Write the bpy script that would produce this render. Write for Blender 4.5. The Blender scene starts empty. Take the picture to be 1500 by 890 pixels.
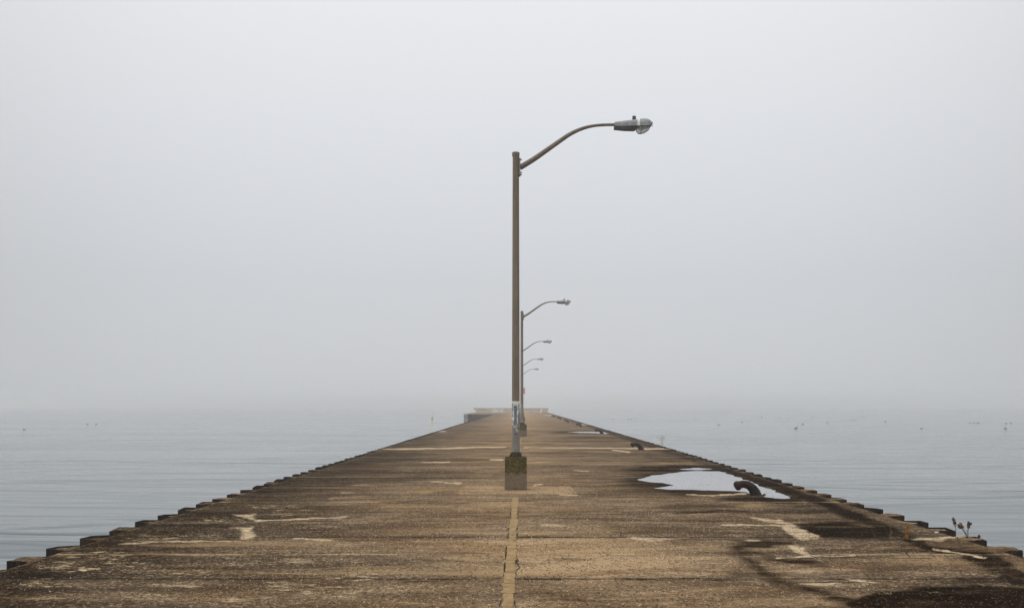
import bpy, bmesh, math, random
import numpy as np
from mathutils import Vector, Matrix
R = math.radians
rng = random.Random(7)
nrs = np.random.RandomState(11)
scene = bpy.context.scene
C = scene.collection

# ------------------------------------------------------------------ camera
CAM_H = 1.7
cam_d = bpy.data.cameras.new('camera')
cam_d.sensor_width = 36.0
cam_d.lens = 36.0
cam_d.shift_x = -0.010
cam_d.shift_y = 0.0987
cam_d.clip_start = 0.05
cam_d.clip_end = 20000
cam = bpy.data.objects.new('camera', cam_d)
C.objects.link(cam)
cam.location = (0, 0, CAM_H)
cam.rotation_euler = (R(90), 0, 0)
scene.camera = cam

# ------------------------------------------------------------------ sky, sun, exposure
SUN_EL, SUN_AZ = R(46), R(-105)          # azimuth from +Y towards +X
world = bpy.data.worlds.new("World")
scene.world = world
world.use_nodes = True
wn, wl = world.node_tree.nodes, world.node_tree.links
wn.clear()
w_out = wn.new('ShaderNodeOutputWorld')
w_bg = wn.new('ShaderNodeBackground'); w_bg.inputs['Strength'].default_value = 0.1
w_sky = wn.new('ShaderNodeTexSky'); w_sky.sky_type = 'NISHITA'; w_sky.sun_disc = False
w_sky.sun_elevation = SUN_EL; w_sky.sun_rotation = SUN_AZ
w_sky.dust_density = 5.0; w_sky.air_density = 1.0
w_hsv = wn.new('ShaderNodeHueSaturation'); w_hsv.inputs['Saturation'].default_value = 0.25
w_hsv.inputs['Value'].default_value = 1.0
w_geo = wn.new('ShaderNodeTexCoord')
w_sep = wn.new('ShaderNodeSeparateXYZ')
w_ramp = wn.new('ShaderNodeValToRGB')
el = w_ramp.color_ramp.elements
el[0].position = 0.0; el[0].color = (0.60, 0.62, 0.65, 1)
el[1].position = 0.85; el[1].color = (1.36, 1.36, 1.36, 1)
e = el.new(0.12); e.color = (0.625, 0.645, 0.676, 1)
e = el.new(0.26); e.color = (0.735, 0.755, 0.788, 1)
e = el.new(0.38); e.color = (0.83, 0.845, 0.875, 1)
w_mul = wn.new('ShaderNodeVectorMath'); w_mul.operation = 'SCALE'; w_mul.inputs[3].default_value = 10.0
w_mix = wn.new('ShaderNodeMix'); w_mix.data_type = 'RGBA'; w_mix.inputs[0].default_value = 0.92
wl.new(w_geo.outputs['Generated'], w_sep.inputs[0])
wl.new(w_sep.outputs['Z'], w_ramp.inputs[0])
# the veiled sun leaves the sky ahead a little brighter than the sky to either side
w_sq = wn.new('ShaderNodeMath'); w_sq.operation = 'MULTIPLY'
wl.new(w_sep.outputs['X'], w_sq.inputs[0]); wl.new(w_sep.outputs['X'], w_sq.inputs[1])
w_side = wn.new('ShaderNodeMapRange'); w_side.interpolation_type = 'SMOOTHSTEP'
w_side.inputs['From Min'].default_value = 0.0; w_side.inputs['From Max'].default_value = 0.42
w_side.inputs['To Min'].default_value = 10.6; w_side.inputs['To Max'].default_value = 7.9
wl.new(w_sq.outputs[0], w_side.inputs['Value']); wl.new(w_side.outputs[0], w_mul.inputs[3])
wl.new(w_ramp.outputs[0], w_mul.inputs[0])
wl.new(w_sky.outputs[0], w_hsv.inputs['Color'])
wl.new(w_hsv.outputs[0], w_mix.inputs[6])
wl.new(w_mul.outputs[0], w_mix.inputs[7])
wl.new(w_mix.outputs[2], w_bg.inputs['Color'])
wl.new(w_bg.outputs[0], w_out.inputs[0])

sun_d = bpy.data.lights.new('sun', 'SUN')
sun_d.energy = 0.7; sun_d.angle = R(35); sun_d.color = (1.0, 0.96, 0.9)
sun = bpy.data.objects.new('sun', sun_d); C.objects.link(sun)
sd = Vector((math.sin(SUN_AZ)*math.cos(SUN_EL), math.cos(SUN_AZ)*math.cos(SUN_EL), math.sin(SUN_EL)))
sun.rotation_euler = sd.to_track_quat('Z', 'Y').to_euler()
sun.location = (0, 0, 60)

vs = scene.view_settings
vs.view_transform = 'Standard'; vs.look = 'None'; vs.gamma = 1.0; vs.use_curve_mapping = False
vs.exposure = 0.0
scene.render.engine = 'CYCLES'
scene.cycles.use_denoising = True
scene.cycles.max_bounces = 6
scene.cycles.volume_bounces = 3
scene.cycles.transparent_max_bounces = 8

# ------------------------------------------------------------------ helpers
def tag(o, label=None, cat=None, group=None, kind=None):
    if label: o['label'] = label
    if cat: o['category'] = cat
    if group: o['group'] = group
    if kind: o['kind'] = kind
    return o

def empty(name, loc, label, cat, group=None, rz=0):
    o = bpy.data.objects.new(name, None); C.objects.link(o)
    o.location = loc; o.rotation_euler = (0, 0, rz); o.empty_display_size = 0.2
    return tag(o, label, cat, group)

def obj(name, bm, mat, parent=None, smooth=False, loc=None):
    me = bpy.data.meshes.new(name)
    bm.normal_update()
    bm.to_mesh(me); bm.free()
    if smooth:
        me.polygons.foreach_set('use_smooth', [True]*len(me.polygons))
    me.materials.append(mat)
    o = bpy.data.objects.new(name, me); C.objects.link(o)
    if parent is not None: o.parent = parent
    if loc is not None: o.location = loc
    return o

def add_box(bm, c, s, rot=None, bevel=0.0):
    r = bmesh.ops.create_cube(bm, size=1.0)
    vs_ = r['verts']
    bmesh.ops.scale(bm, vec=s, verts=vs_)
    if rot: bmesh.ops.rotate(bm, cent=(0, 0, 0), matrix=Matrix.Rotation(rot[0], 3, rot[1]), verts=vs_)
    bmesh.ops.translate(bm, vec=c, verts=vs_)
    if bevel:
        es = list({e for v in vs_ for e in v.link_edges})
        bmesh.ops.bevel(bm, geom=es, offset=bevel, segments=2, affect='EDGES')

def add_tube(bm, pts, radii, seg=12, caps=True, phase=0.0):
    pts = [Vector(p) for p in pts]
    rings = []
    up = Vector((0, 1, 0))
    for i, p in enumerate(pts):
        t = (pts[min(i+1, len(pts)-1)] - pts[max(i-1, 0)]).normalized()
        u = up - t*up.dot(t)
        if u.length < 1e-3: u = Vector((1, 0, 0)) - t*t.x
        u.normalize(); w = t.cross(u)
        rings.append([bm.verts.new(p + (u*math.cos(a)+w*math.sin(a))*radii[i])
                      for a in [phase + 2*math.pi*k/seg for k in range(seg)]])
    for a, b in zip(rings, rings[1:]):
        for k in range(seg):
            bm.faces.new((a[k], a[(k+1) % seg], b[(k+1) % seg], b[k]))
    if caps:
        bm.faces.new(rings[0][::-1]); bm.faces.new(rings[-1])

def add_cyl(bm, c, r, h, seg=12, r2=None):
    bmesh.ops.create_cone(bm, cap_ends=True, segments=seg, radius1=r, radius2=r if r2 is None else r2,
                          depth=h, matrix=Matrix.Translation((c[0], c[1], c[2]+h/2)))

def add_ball(bm, c, s, sub=2):
    r = bmesh.ops.create_icosphere(bm, subdivisions=sub, radius=1.0)
    bmesh.ops.scale(bm, vec=s, verts=r['verts'])
    bmesh.ops.translate(bm, vec=c, verts=r['verts'])

class NT:
    """tiny node helper"""
    def __init__(self, name):
        self.m = bpy.data.materials.new(name); self.m.use_nodes = True
        self.t = self.m.node_tree; self.n = self.t.nodes; self.l = self.t.links
        self.b = self.n['Principled BSDF']; self.out = self.n['Material Output']
        self.tc = self.n.new('ShaderNodeTexCoord')
        if name != 'lake_water': self.b.inputs['Specular IOR Level'].default_value = 0.12
    def link(self, a, b): self.l.new(a, b)
    def mapping(self, scale=(1, 1, 1), src='Object', loc=(0, 0, 0)):
        m = self.n.new('ShaderNodeMapping'); m.inputs['Scale'].default_value = scale
        m.inputs['Location'].default_value = loc
        self.link(self.tc.outputs[src], m.inputs[0]); return m.outputs[0]
    def noise(self, vec, scale, detail=3, rough=0.55, dist=0.0):
        t = self.n.new('ShaderNodeTexNoise'); t.inputs['Scale'].default_value = scale
        t.inputs['Detail'].default_value = detail; t.inputs['Roughness'].default_value = rough
        t.inputs['Distortion'].default_value = dist
        self.link(vec, t.inputs['Vector']); return t.outputs['Fac']
    def voronoi(self, vec, scale, out='Distance', feature='F1'):
        t = self.n.new('ShaderNodeTexVoronoi'); t.inputs['Scale'].default_value = scale
        t.feature = feature
        self.link(vec, t.inputs['Vector']); return t.outputs[out]
    def math(self, op, a, b=0.0, c=None, clamp=False):
        t = self.n.new('ShaderNodeMath'); t.operation = op; t.use_clamp = clamp
        for i, v in enumerate((a, b) if c is None else (a, b, c)):
            if isinstance(v, (int, float)): t.inputs[i].default_value = v
            else: self.link(v, t.inputs[i])
        return t.outputs[0]
    def step(self, v, lo, hi, a=0.0, b=1.0):
        t = self.n.new('ShaderNodeMapRange'); t.interpolation_type = 'SMOOTHSTEP'
        t.inputs['From Min'].default_value = lo; t.inputs['From Max'].default_value = hi
        t.inputs['To Min'].default_value = a; t.inputs['To Max'].default_value = b
        self.link(v, t.inputs['Value']); return t.outputs[0]
    def mix(self, f, a, b, mode='MIX'):
        t = self.n.new('ShaderNodeMix'); t.data_type = 'RGBA'; t.blend_type = mode
        for i, v in ((0, f), (6, a), (7, b)):
            if isinstance(v, (int, float)): t.inputs[i].default_value = v
            elif isinstance(v, tuple): t.inputs[i].default_value = (*v, 1) if len(v) == 3 else v
            else: self.link(v, t.inputs[i])
        return t.outputs[2]
    def attr(self, name, out='Color'):
        t = self.n.new('ShaderNodeAttribute'); t.attribute_name = name; return t.outputs[out]
    def sep(self, v):
        t = self.n.new('ShaderNodeSeparateXYZ'); self.link(v, t.inputs[0]); return t.outputs
    def base(self, v):
        if isinstance(v, tuple): self.b.inputs['Base Color'].default_value = (*v, 1)
        else: self.link(v, self.b.inputs['Base Color'])
    def rough(self, v):
        if isinstance(v, (int, float)): self.b.inputs['Roughness'].default_value = v
        else: self.link(v, self.b.inputs['Roughness'])
    def bump(self, h, strength=0.5, dist=0.01, normal=None):
        t = self.n.new('ShaderNodeBump'); t.inputs['Strength'].default_value = strength
        t.inputs['Distance'].default_value = dist
        self.link(h, t.inputs['Height'])
        if normal is not None: self.link(normal, t.inputs['Normal'])
        self.link(t.outputs[0], self.b.inputs['Normal']); return t.outputs[0]

# ------------------------------------------------------------------ water and air
WATER_Z = -1.8
def mat_water():
    t = NT('lake_water')
    t.base((0.014, 0.040, 0.046)); t.rough(0.07)
    t.b.inputs['IOR'].default_value = 1.33
    v1 = t.mapping((0.12, 0.40, 1)); n1 = t.noise(v1, 1.0, 1.5, 0.45, 0.9)
    v2 = t.mapping((0.2, 1.1, 1), loc=(3, 8, 0)); n2 = t.noise(v2, 1.0, 2, 0.5, 0.3)
    v3 = t.mapping((0.02, 0.07, 1), loc=(9, 1, 0)); n3 = t.noise(v3, 1.0, 2, 0.5)
    s = t.math('ADD', t.math('MULTIPLY', n1, 1.0), t.math('MULTIPLY', n2, 0.10))
    amp = t.step(n3, 0.35, 0.65, 0.25, 1.2)
    t.bump(t.math('MULTIPLY', s, amp), 1.0, 0.28)
    return t.m
bm = bmesh.new()
S = 4000
for sx, sy in ((-S, -S), (S, -S), (S, S), (-S, S)): bm.verts.new((sx, sy, WATER_Z))
bm.faces.new(bm.verts)
tag(obj('water', bm, mat_water()), 'calm grey lake water with faint long ripples fading into fog', kind='structure')

haze_m = bpy.data.materials.new('fog_air'); haze_m.use_nodes = True
hn, hl = haze_m.node_tree.nodes, haze_m.node_tree.links
hn.clear()
ho = hn.new('ShaderNodeOutputMaterial'); hv = hn.new('ShaderNodeVolumePrincipled')
hv.inputs['Density'].default_value = 0.0017
hv.inputs['Anisotropy'].default_value = 0.25
hv.inputs['Color'].default_value = (0.995, 0.998, 1.0, 1)
hl.new(hv.outputs[0], ho.inputs['Volume'])
bm = bmesh.new()
add_box(bm, (0, 0, (WATER_Z-1+8.3)/2), (8100, 8100, 8.3-(WATER_Z-1)))
tag(obj('haze', bm, haze_m), 'pale grey fog hanging over the pier and lake', kind='stuff')

# ------------------------------------------------------------------ pier deck: stain masks in metres
XL, XR = -5.32, 5.57           # inner line of the sheet piles
XLo, XRo = -5.58, 5.83         # outer flange line
HF = 2550.0
VX, VY = 765.0, 593.0
def P(u, v):                      # photo trace -> deck plan position in metres
    d = HF/(v-VY); return ((u-VX)*d/1500.0, d)
def inpoly(U, V, poly):
    ins = np.zeros(U.shape, bool)
    n = len(poly)
    for i in range(n):
        x1, y1 = poly[i]; x2, y2 = poly[(i+1) % n]
        if y1 == y2: continue
        c = ((y1 > V) != (y2 > V)) & (U < (x2-x1)*(V-y1)/(y2-y1)+x1)
        ins ^= c
    return ins
def segdist(U, V, pts, k=3.0):    # distance to a polyline, plan foreshortening weighted
    D = np.full(U.shape, 1e9)
    for (x1, y1), (x2, y2) in zip(pts, pts[1:]):
        ax, ay, bx, by = x1, y1*k, x2, y2*k
        dx, dy = bx-ax, by-ay
        t = np.clip(((U-ax)*dx+(V*k-ay)*dy)/(dx*dx+dy*dy+1e-9), 0, 1)
        D = np.minimum(D, np.hypot(U-ax-t*dx, V*k-ay-t*dy))
    return D
def smooth(x, a, b):
    t = np.clip((x-a)/(b-a), 0, 1); return t*t*(3-2*t)
def polymask(U, V, poly, soft, k=3.0):
    D = segdist(U, V, list(poly)+[poly[0]], k)
    s = np.where(inpoly(U, V, poly), D, -D)
    return smooth(s, -soft, soft)
def linemask(U, V, pts, hw, soft, k=3.0):
    return 1-smooth(segdist(U, V, pts, k), max(hw*k-soft, 0), hw*k+soft)
def blob(U, V, cu, cv, ru, rv):
    return 1-smooth(np.hypot((U-cu)/ru, (V-cv)/rv), 0.45, 1.25)

PUDDLE = [(933,702),(947,698.5),(960,696),(992,691.6),(1010,690),(1024,689.4),(1052,690),(1064,693),(1076,697),(1088,701),(1100,705),
          (1120,714),(1140,721),(1160,729.6),(1150,730.6),(1133,729.8),(1120,728),(1108,724.5),(1094,720.8),(1080,719.6),(1066,719),
          (1040,718),(1020,717),(980,717),(958,715),(972,713),(988,711),(976,708),(962,706.5),(950,705.6),(938,704)]
PUDDLE2 = [(1000,687.4),(1006,685.8),(1016,684.7),(1028,684.6),(1036,685.6),(1041,687.2),(1028,688),(1012,688)]
PUDDLE3 = [(832,632.4),(850,631.5),(872,631.7),(884,632.6),(891,634),(886,635.2),(874,634.2),(850,633.7)]
PALE_POLY = [
 [(912,787),(935,786.4),(998,788),(975,790.5),(945,793),(925,792)], [(794,766),(812,765.6),(828,769.5),(815,770.4),(800,769.6)],
 [(343,752),(373,752),(376,758),(392,760),(380,762),(352,756)], [(333,773),(373,771.5),(366,776),(380,785),(355,788.5),(349,785),(356,777)],
 [(175,797),(190,794.5),(206,793.6),(200,796.5)], [(1098,756),(1139,757),(1158,766),(1180,775),(1204,786),(1205,791),(1175,791),(1158,781),(1144,772),(1153,768),(1108,762)],
 [(1154,798),(1172,798),(1195,812),(1212,824),(1190,816),(1165,808)], [(1233,845),(1266,846.5),(1297,854),(1276,856),(1242,850)],
 [(1336,789),(1400,786),(1414,787),(1385,793),(1345,791)], [(1080,789),(1110,788),(1120,791),(1090,792)]]
PALE_LINE = [([(376,761.5),(440,759),(505,756.8)], 1.3), ([(206,794.8),(280,793),(355,790.3)], 0.8), ([(430,789.6),(486,790)], 1.2),
 ([(557,657.2),(640,656.6),(740,654.6)], 1.0), ([(770,654.8),(860,655.4)], .3), ([(860,655.4),(985,656.6)], .6), ([(1060,769),(1150,769)], 0.9), ([(1375,803),(1410,808),(1440,817)], 1.0),
 ([(1008,722),(1050,724),(1092,722.5)], 1.2), ([(636,705),(646,705.4)], 0.8), ([(652,706),(671,707)], 1.0), ([(722,672.5),(738,672.8)], 0.8),
 ([(620,675.5),(628,676)], 0.7), ([(634,675.3),(655,675.1)], 0.8), ([(823,723),(847,723.5)], 0.9), ([(900,659),(924,661.6)], .5),
 ([(942,657),(958,656.6)], 1.0), ([(840,690),(860,690.3)], 0.5), ([(780,709),(790,709.2)], 0.5), ([(120,835),(142,833)], 0.9),
 ([(1140,816),(1250,813)], 0.4), ([(1170,853),(1240,852)], 0.6), ([(640,631.4),(655,631.2)], 0.6), ([(852,621.6),(866,621.7)], 0.5),
 ([(802,607.9),(808,608.2)], 0.15)]
LITTER = [(528,710,26,2.4),(510,722,22,2),(490,730,12,3.5),(447,747,16,2),(360,806,40,3.5),(430,820,34,4),(280,838,52,4),(255,858,58,4),(225,872,30,3),
          (262,877,34,3),(70,877,42,4),(150,878,40,3),(350,815,30,3),(470,770,30,2.5),(420,858,60,12),(480,866,70,14),(330,878,60,6),(140,812,60,10),
          (95,830,60,10),(50,855,50,12),(230,790,60,8),(330,762,50,7),(400,742,50,6),(180,825,50,6),(520,845,60,8),(420,752,40,4),(300,785,50,6)]
def wob(a, b, seed):              # band-limited wobble, about -1..1
    r_ = np.random.RandomState(seed); out = np.zeros(np.shape(a)); amp = 1.0; f = 1.0
    for o_ in range(5):
        for k_ in range(3):
            th = r_.uniform(0, 6.28); out += amp*0.42*np.sin(f*(a*math.cos(th)+b*math.sin(th))*r_.uniform(.8, 1.3)+r_.uniform(0, 6.28))
        amp *= 0.62; f *= 2.0
    return out
slab_tone = nrs.uniform(-1, 1, (4, 120))
def masks(X, Y):
    Yc = np.maximum(Y, 3.0)
    V = VY + HF/Yc; U = VX + X*1500.0/Yc
    U0, V0 = U, V
    U = U + 5*wob(U0/34, V0/7, 0); V = V + 1.25*wob(U0/26, V0/5, 40)*np.clip((V0-VY)/110, 0.15, 1.3)
    wet = np.zeros(X.shape)
    m = np.maximum
    wet = m(wet, polymask(U, V, PUDDLE, 40, 3.5)*1.25)
    wet = m(wet, blob(U, V, 1035, 706, 165, 24)*0.85)
    wet = m(wet, blob(U, V, 1000, 686.5, 120, 6)*0.9)
    wet = m(wet, blob(U, V, 885, 699, 70, 6)*0.55)
    wet = m(wet, blob(U, V, 860, 633, 60, 3.5)*0.8)
    wet = m(wet, blob(U, V, 870, 641, 60, 3)*0.5)
    wet = m(wet, blob(U, V, 1120, 730, 80, 7)*0.85)
    wet = m(wet, linemask(U, V, [(1040,686),(1075,694),(1130,711),(1200,735),(1271,762),(1299,775)], 5, 10)*0.9)
    wet = m(wet, linemask(U, V, [(1299,775),(1360,800),(1440,812),(1500,842)], 4.5, 10)*0.85)
    wet = m(wet, polymask(U, V, [(1163,766),(1250,762),(1314,778),(1330,790),(1205,789),(1180,779)], 14)*0.9)
    wet = m(wet, blob(U, V, 1115, 795, 60, 7)*0.75)
    wet = m(wet, linemask(U, V, [(1090,805),(1130,816),(1200,825)], 4, 12)*0.65)
    wet = m(wet, linemask(U, V, [(1076,800),(1092,815),(1118,834),(1139,853),(1204,868),(1252,884)], 5, 16)*0.72)
    wet = m(wet, polymask(U, V, [(1240,884),(1262,873),(1290,866),(1350,859),(1430,857),(1560,858),(1560,960),(1240,960)], 10)*0.95)
    wet = m(wet, linemask(U, V, [(990,749),(1100,749)], 1.6, 6)*0.7)
    wet = m(wet, linemask(U, V, [(1430,815),(1500,850)], 8, 14)*0.8)
    wet = m(wet, linemask(U, V, [(950,668),(1010,668)], 2, 6)*0.6)
    wet = m(wet, linemask(U, V, [(940,648),(1040,684)], 1.6, 4)*0.7)
    for (u, v, ru, rv, s) in [(640,700,120,4,.4),(600,664,110,3,.35),(670,752,130,3,.35),(640,733,140,2.5,.35),(820,757,90,4,.3),(700,870,200,6,.35),(560,835,150,5,.3),
                              (900,878,160,4,.4),(830,820,50,4,.35),(520,690,90,10,.45),(700,625,60,1.2,.3),(860,646,80,1.5,.45),(640,642,60,2,.3),(820,662,60,2,.3)]:
        wet = m(wet, blob(U, V, u, v, ru, rv)*s)
    for (u, v, ru, rv, s) in [(1130,790,90,9,.45),(1400,800,120,12,.45),(1250,770,110,14,.5),(1330,840,160,14,.30),(1110,838,60,14,.40),(1180,745,80,8,.5),(1020,742,80,4,.5),
                              (1010,668,80,4,.45),(950,700,60,8,.55),(1440,850,80,12,.5),(1020,735,60,3,.4),(980,676,90,3,.45),(900,640,60,2,.35)]:
        wet = m(wet, blob(U, V, u, v, ru, rv)*s)
    wet = m(wet, smooth(X, 4.6, 5.3)*smooth(Yc, 16, 24)*0.65)
    # algae and damp along the left side of the pier
    wet = m(wet, smooth(-X, 2.0, 5.2)*0.56*smooth(Yc*-1, -90, -20))
    wet = np.clip(wet, 0, 1)*np.where((X < XL+0.02) | (X > XR-0.02), 0.30, 1.0)
    pale = np.zeros(X.shape)
    for p in PALE_POLY: pale = m(pale, polymask(U, V, p, 9))
    for p, hw in PALE_LINE: pale = m(pale, linemask(U, V, p, hw, 4.0))
    for (u, v, ru, rv) in LITTER[:15]: pale = m(pale, blob(U, V, u, v, ru, rv)*0.42)
    pale = m(pale, polymask(U, V, [(1128,832),(1240,828),(1290,846),(1240,868),(1180,860)], 14)*0.36)
    lit = np.zeros(X.shape)
    for (u, v, ru, rv) in LITTER: lit = m(lit, blob(U, V, u, v, ru, rv))
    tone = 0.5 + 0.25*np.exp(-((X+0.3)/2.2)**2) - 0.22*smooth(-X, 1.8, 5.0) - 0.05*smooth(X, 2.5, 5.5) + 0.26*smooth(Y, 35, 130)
    k = np.clip(((Y-10.04)/3.15+10).astype(int), 0, 119)
    half = np.where(X > -0.12, 1, 0)
    tone = tone + 0.07*slab_tone[half, k]
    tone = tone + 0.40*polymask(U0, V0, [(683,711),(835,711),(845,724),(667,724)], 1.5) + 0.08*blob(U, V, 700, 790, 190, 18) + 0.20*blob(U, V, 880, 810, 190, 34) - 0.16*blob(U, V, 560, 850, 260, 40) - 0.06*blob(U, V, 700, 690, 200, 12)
    tone = tone + np.where((X < XL+0.02) | (X > XR-0.02), 0.14, 0.0)
    return wet, pale, lit, np.clip(tone, 0, 1)

def mat_deck():
    t = NT('weathered_pier_concrete')
    A = t.attr('stain'); s = t.sep(A); wet, pale, lit = s[0], s[1], s[2]
    tone = t.attr('tone', 'Fac')
    pos = t.mapping((1, 1, 1))
    xyz = t.sep(pos)
    big = t.noise(t.mapping((0.16, 0.75, 1)), 1.0, 5, 0.65, 0.6)
    mid = t.noise(t.mapping((0.7, 2.4, 1), loc=(4, 2, 0)), 1.0, 6, 0.7, 0.5)
    fine = t.noise(pos, 14.0, 4, 0.65)
    grit = t.noise(pos, 95.0, 2, 0.7)
    # overall tone
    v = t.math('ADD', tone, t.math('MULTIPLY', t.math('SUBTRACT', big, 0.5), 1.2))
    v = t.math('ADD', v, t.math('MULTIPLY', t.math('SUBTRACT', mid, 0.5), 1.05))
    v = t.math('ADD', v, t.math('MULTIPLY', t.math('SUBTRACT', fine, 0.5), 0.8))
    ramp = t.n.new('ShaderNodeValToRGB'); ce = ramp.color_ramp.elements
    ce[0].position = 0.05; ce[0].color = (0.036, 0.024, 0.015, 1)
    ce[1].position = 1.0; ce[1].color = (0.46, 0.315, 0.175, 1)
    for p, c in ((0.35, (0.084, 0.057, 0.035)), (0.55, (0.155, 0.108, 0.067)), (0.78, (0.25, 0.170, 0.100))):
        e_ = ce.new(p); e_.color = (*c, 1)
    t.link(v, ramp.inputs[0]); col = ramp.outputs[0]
    # exposed aggregate
    vcol = t.voronoi(t.mapping((1, 0.6, 1)), 42.0, 'Color'); vs_ = t.sep(vcol)
    fleck = t.step(vs_[0], 0.70, 0.86)
    dark = t.step(vs_[1], 0.74, 0.9)
    fl = t.math('MULTIPLY', fleck, t.step(mid, 0.35, 0.6, 0.2, 0.75))
    col = t.mix(fl, col, (0.50, 0.375, 0.24))
    col = t.mix(t.math('MULTIPLY', dark, 0.55), col, (0.055, 0.042, 0.03))
    col = t.mix(t.step(grit, 0.3, 0.7, 0.35, 0.0), col, (0.05, 0.04, 0.03))
    stn = t.noise(t.mapping((0.42, 0.75, 1), loc=(12, 4, 0)), 1.0, 9, 0.68, 0.8)
    col = t.mix(t.step(stn, 0.44, 0.60), col, (0.68, 0.62, 0.57), 'MULTIPLY')
    stn2 = t.noise(t.mapping((0.25, 0.6, 1), loc=(2, 14, 0)), 1.3, 8, 0.7, 0.5)
    col = t.mix(t.step(stn2, 0.54, 0.66, 0, 0.55), col, (0.40, 0.27, 0.14))
    # greenish brown crust spots
    crust = t.noise(t.mapping((2.2, 3.5, 1), loc=(7, 7, 0)), 1.0, 6, 0.75)
    cm = t.math('MULTIPLY', t.step(crust, 0.52, 0.62), t.step(tone, 0.65, 0.3, 0.05, 0.55))
    col = t.mix(cm, col, (0.062, 0.050, 0.030))
    # damp darkening with ragged limits
    wn_ = t.noise(t.mapping((0.6, 2.0, 1), loc=(1, 5, 0)), 1.2, 9, 0.72)
    wv = t.math('ADD', wet, t.math('MULTIPLY', t.math('SUBTRACT', wn_, 0.5), 1.9))
    wm = t.math('MULTIPLY', t.step(wv, 0.08, 0.98), t.step(wet, 0.0, 0.3))
    col = t.mix(wm, col, (0.075, 0.060, 0.048), 'MULTIPLY')
    # joints: open cracks and patched pale lines every 3.15 m
    jn = t.noise(t.mapping((0.9, 0.05, 1)), 1.5, 5, 0.6)
    yy = t.math('ADD', xyz[1], t.math('MULTIPLY', t.math('SUBTRACT', jn, 0.5), 0.16))
    def joint(off, w0, w1):
        m_ = t.math('ABSOLUTE', t.math('SUBTRACT', t.math('FLOORED_MODULO', t.math('SUBTRACT', yy, off-1.575), 3.15), 1.575))
        return t.step(m_, w0, w1, 1.0, 0.0)
    brk = t.noise(t.mapping((1.1, 0.3, 1), loc=(2, 2, 0)), 1.0, 4, 0.7)
    crack = t.math('MULTIPLY', joint(10.04, 0.012, 0.045), t.step(brk, 0.40, 0.54, 0.25, 1))
    pln = t.math('MULTIPLY', joint(11.68, 0.025, 0.075), t.step(brk, 0.38, 0.60, 0.6, 0.05))
    col = t.mix(pln, col, (0.46, 0.35, 0.2))
    soot = t.math('MULTIPLY', joint(10.04, 0.02, 0.35), t.step(brk, 0.35, 0.65, 0.0, 0.35))
    col = t.mix(soot, col, (0.05, 0.04, 0.03))
    col = t.mix(crack, col, (0.012, 0.010, 0.008))
    # meandering cracks
    cv = t.voronoi(t.mapping((0.42, 0.42, 1), loc=(3.3, 1.7, 0)), 1.0, 'Distance', 'DISTANCE_TO_EDGE')
    dn = t.noise(pos, 3.0, 4, 0.7)
    cv2 = t.math('ADD', cv, t.math('MULTIPLY', t.math('SUBTRACT', dn, 0.5), 0.06))
    ab = t.math('ABSOLUTE', cv2)
    mcr = t.math('MULTIPLY', t.step(ab, 0.001, 0.004, 1, 0), t.step(crust, 0.56, 0.64))
    col = t.mix(mcr, col, (0.02, 0.016, 0.012))
    # bare pale mortar patches
    pn = t.noise(t.mapping((0.9, 2.6, 1)), 1.3, 9, 0.78)
    pv = t.math('ADD', pale, t.math('MULTIPLY', t.math('SUBTRACT', pn, 0.5), 2.3))
    pm = t.math('MULTIPLY', t.step(pv, 0.28, 0.95), t.step(pale, 0.02, 0.3))
    pm = t.math('MULTIPLY', pm, t.step(t.math('ADD', fine, t.math('MULTIPLY', pm, 0.35)), 0.42, 0.62))
    pc = t.mix(t.step(fine, 0.35, 0.65), (0.38, 0.28, 0.165), (0.66, 0.52, 0.35))
    pb = t.noise(t.mapping((1.6, 5.0, 1), loc=(5, 5, 0)), 1.5, 9, 0.75)
    pm = t.math('MULTIPLY', pm, t.step(pb, 0.34, 0.56, 0.25, 1.0))
    col = t.mix(pm, col, pc)
    # scattered spalls, with more of them in the litter zones
    sp = t.noise(t.mapping((3.2, 5.0, 1), loc=(9, 3, 0)), 1.6, 6, 0.72)
    th = t.math('ADD', sp, t.math('MULTIPLY', lit, 0.13))
    sm = t.math('MULTIPLY', t.step(th, 0.66, 0.71), 0.75)
    col = t.mix(sm, col, (0.50, 0.39, 0.24))
    t.base(col)
    ro = t.math('SUBTRACT', 0.92, t.math('MULTIPLY', wm, 0.34))
    t.rough(ro)
    t.b.inputs['Specular IOR Level'].default_value = 0.0
    h = t.math('ADD', t.math('MULTIPLY', grit, 0.35), t.math('MULTIPLY', fine, 1.0))
    h = t.math('SUBTRACT', h, t.math('MULTIPLY', crack, 1.5))
    h = t.math('ADD', h, t.math('MULTIPLY', pm, 0.15))
    h = t.math('ADD', h, t.math('MULTIPLY', fleck, 0.3))
    t.bump(h, 0.7, 0.012)
    return t.m
M_deck = mat_deck()

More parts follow.
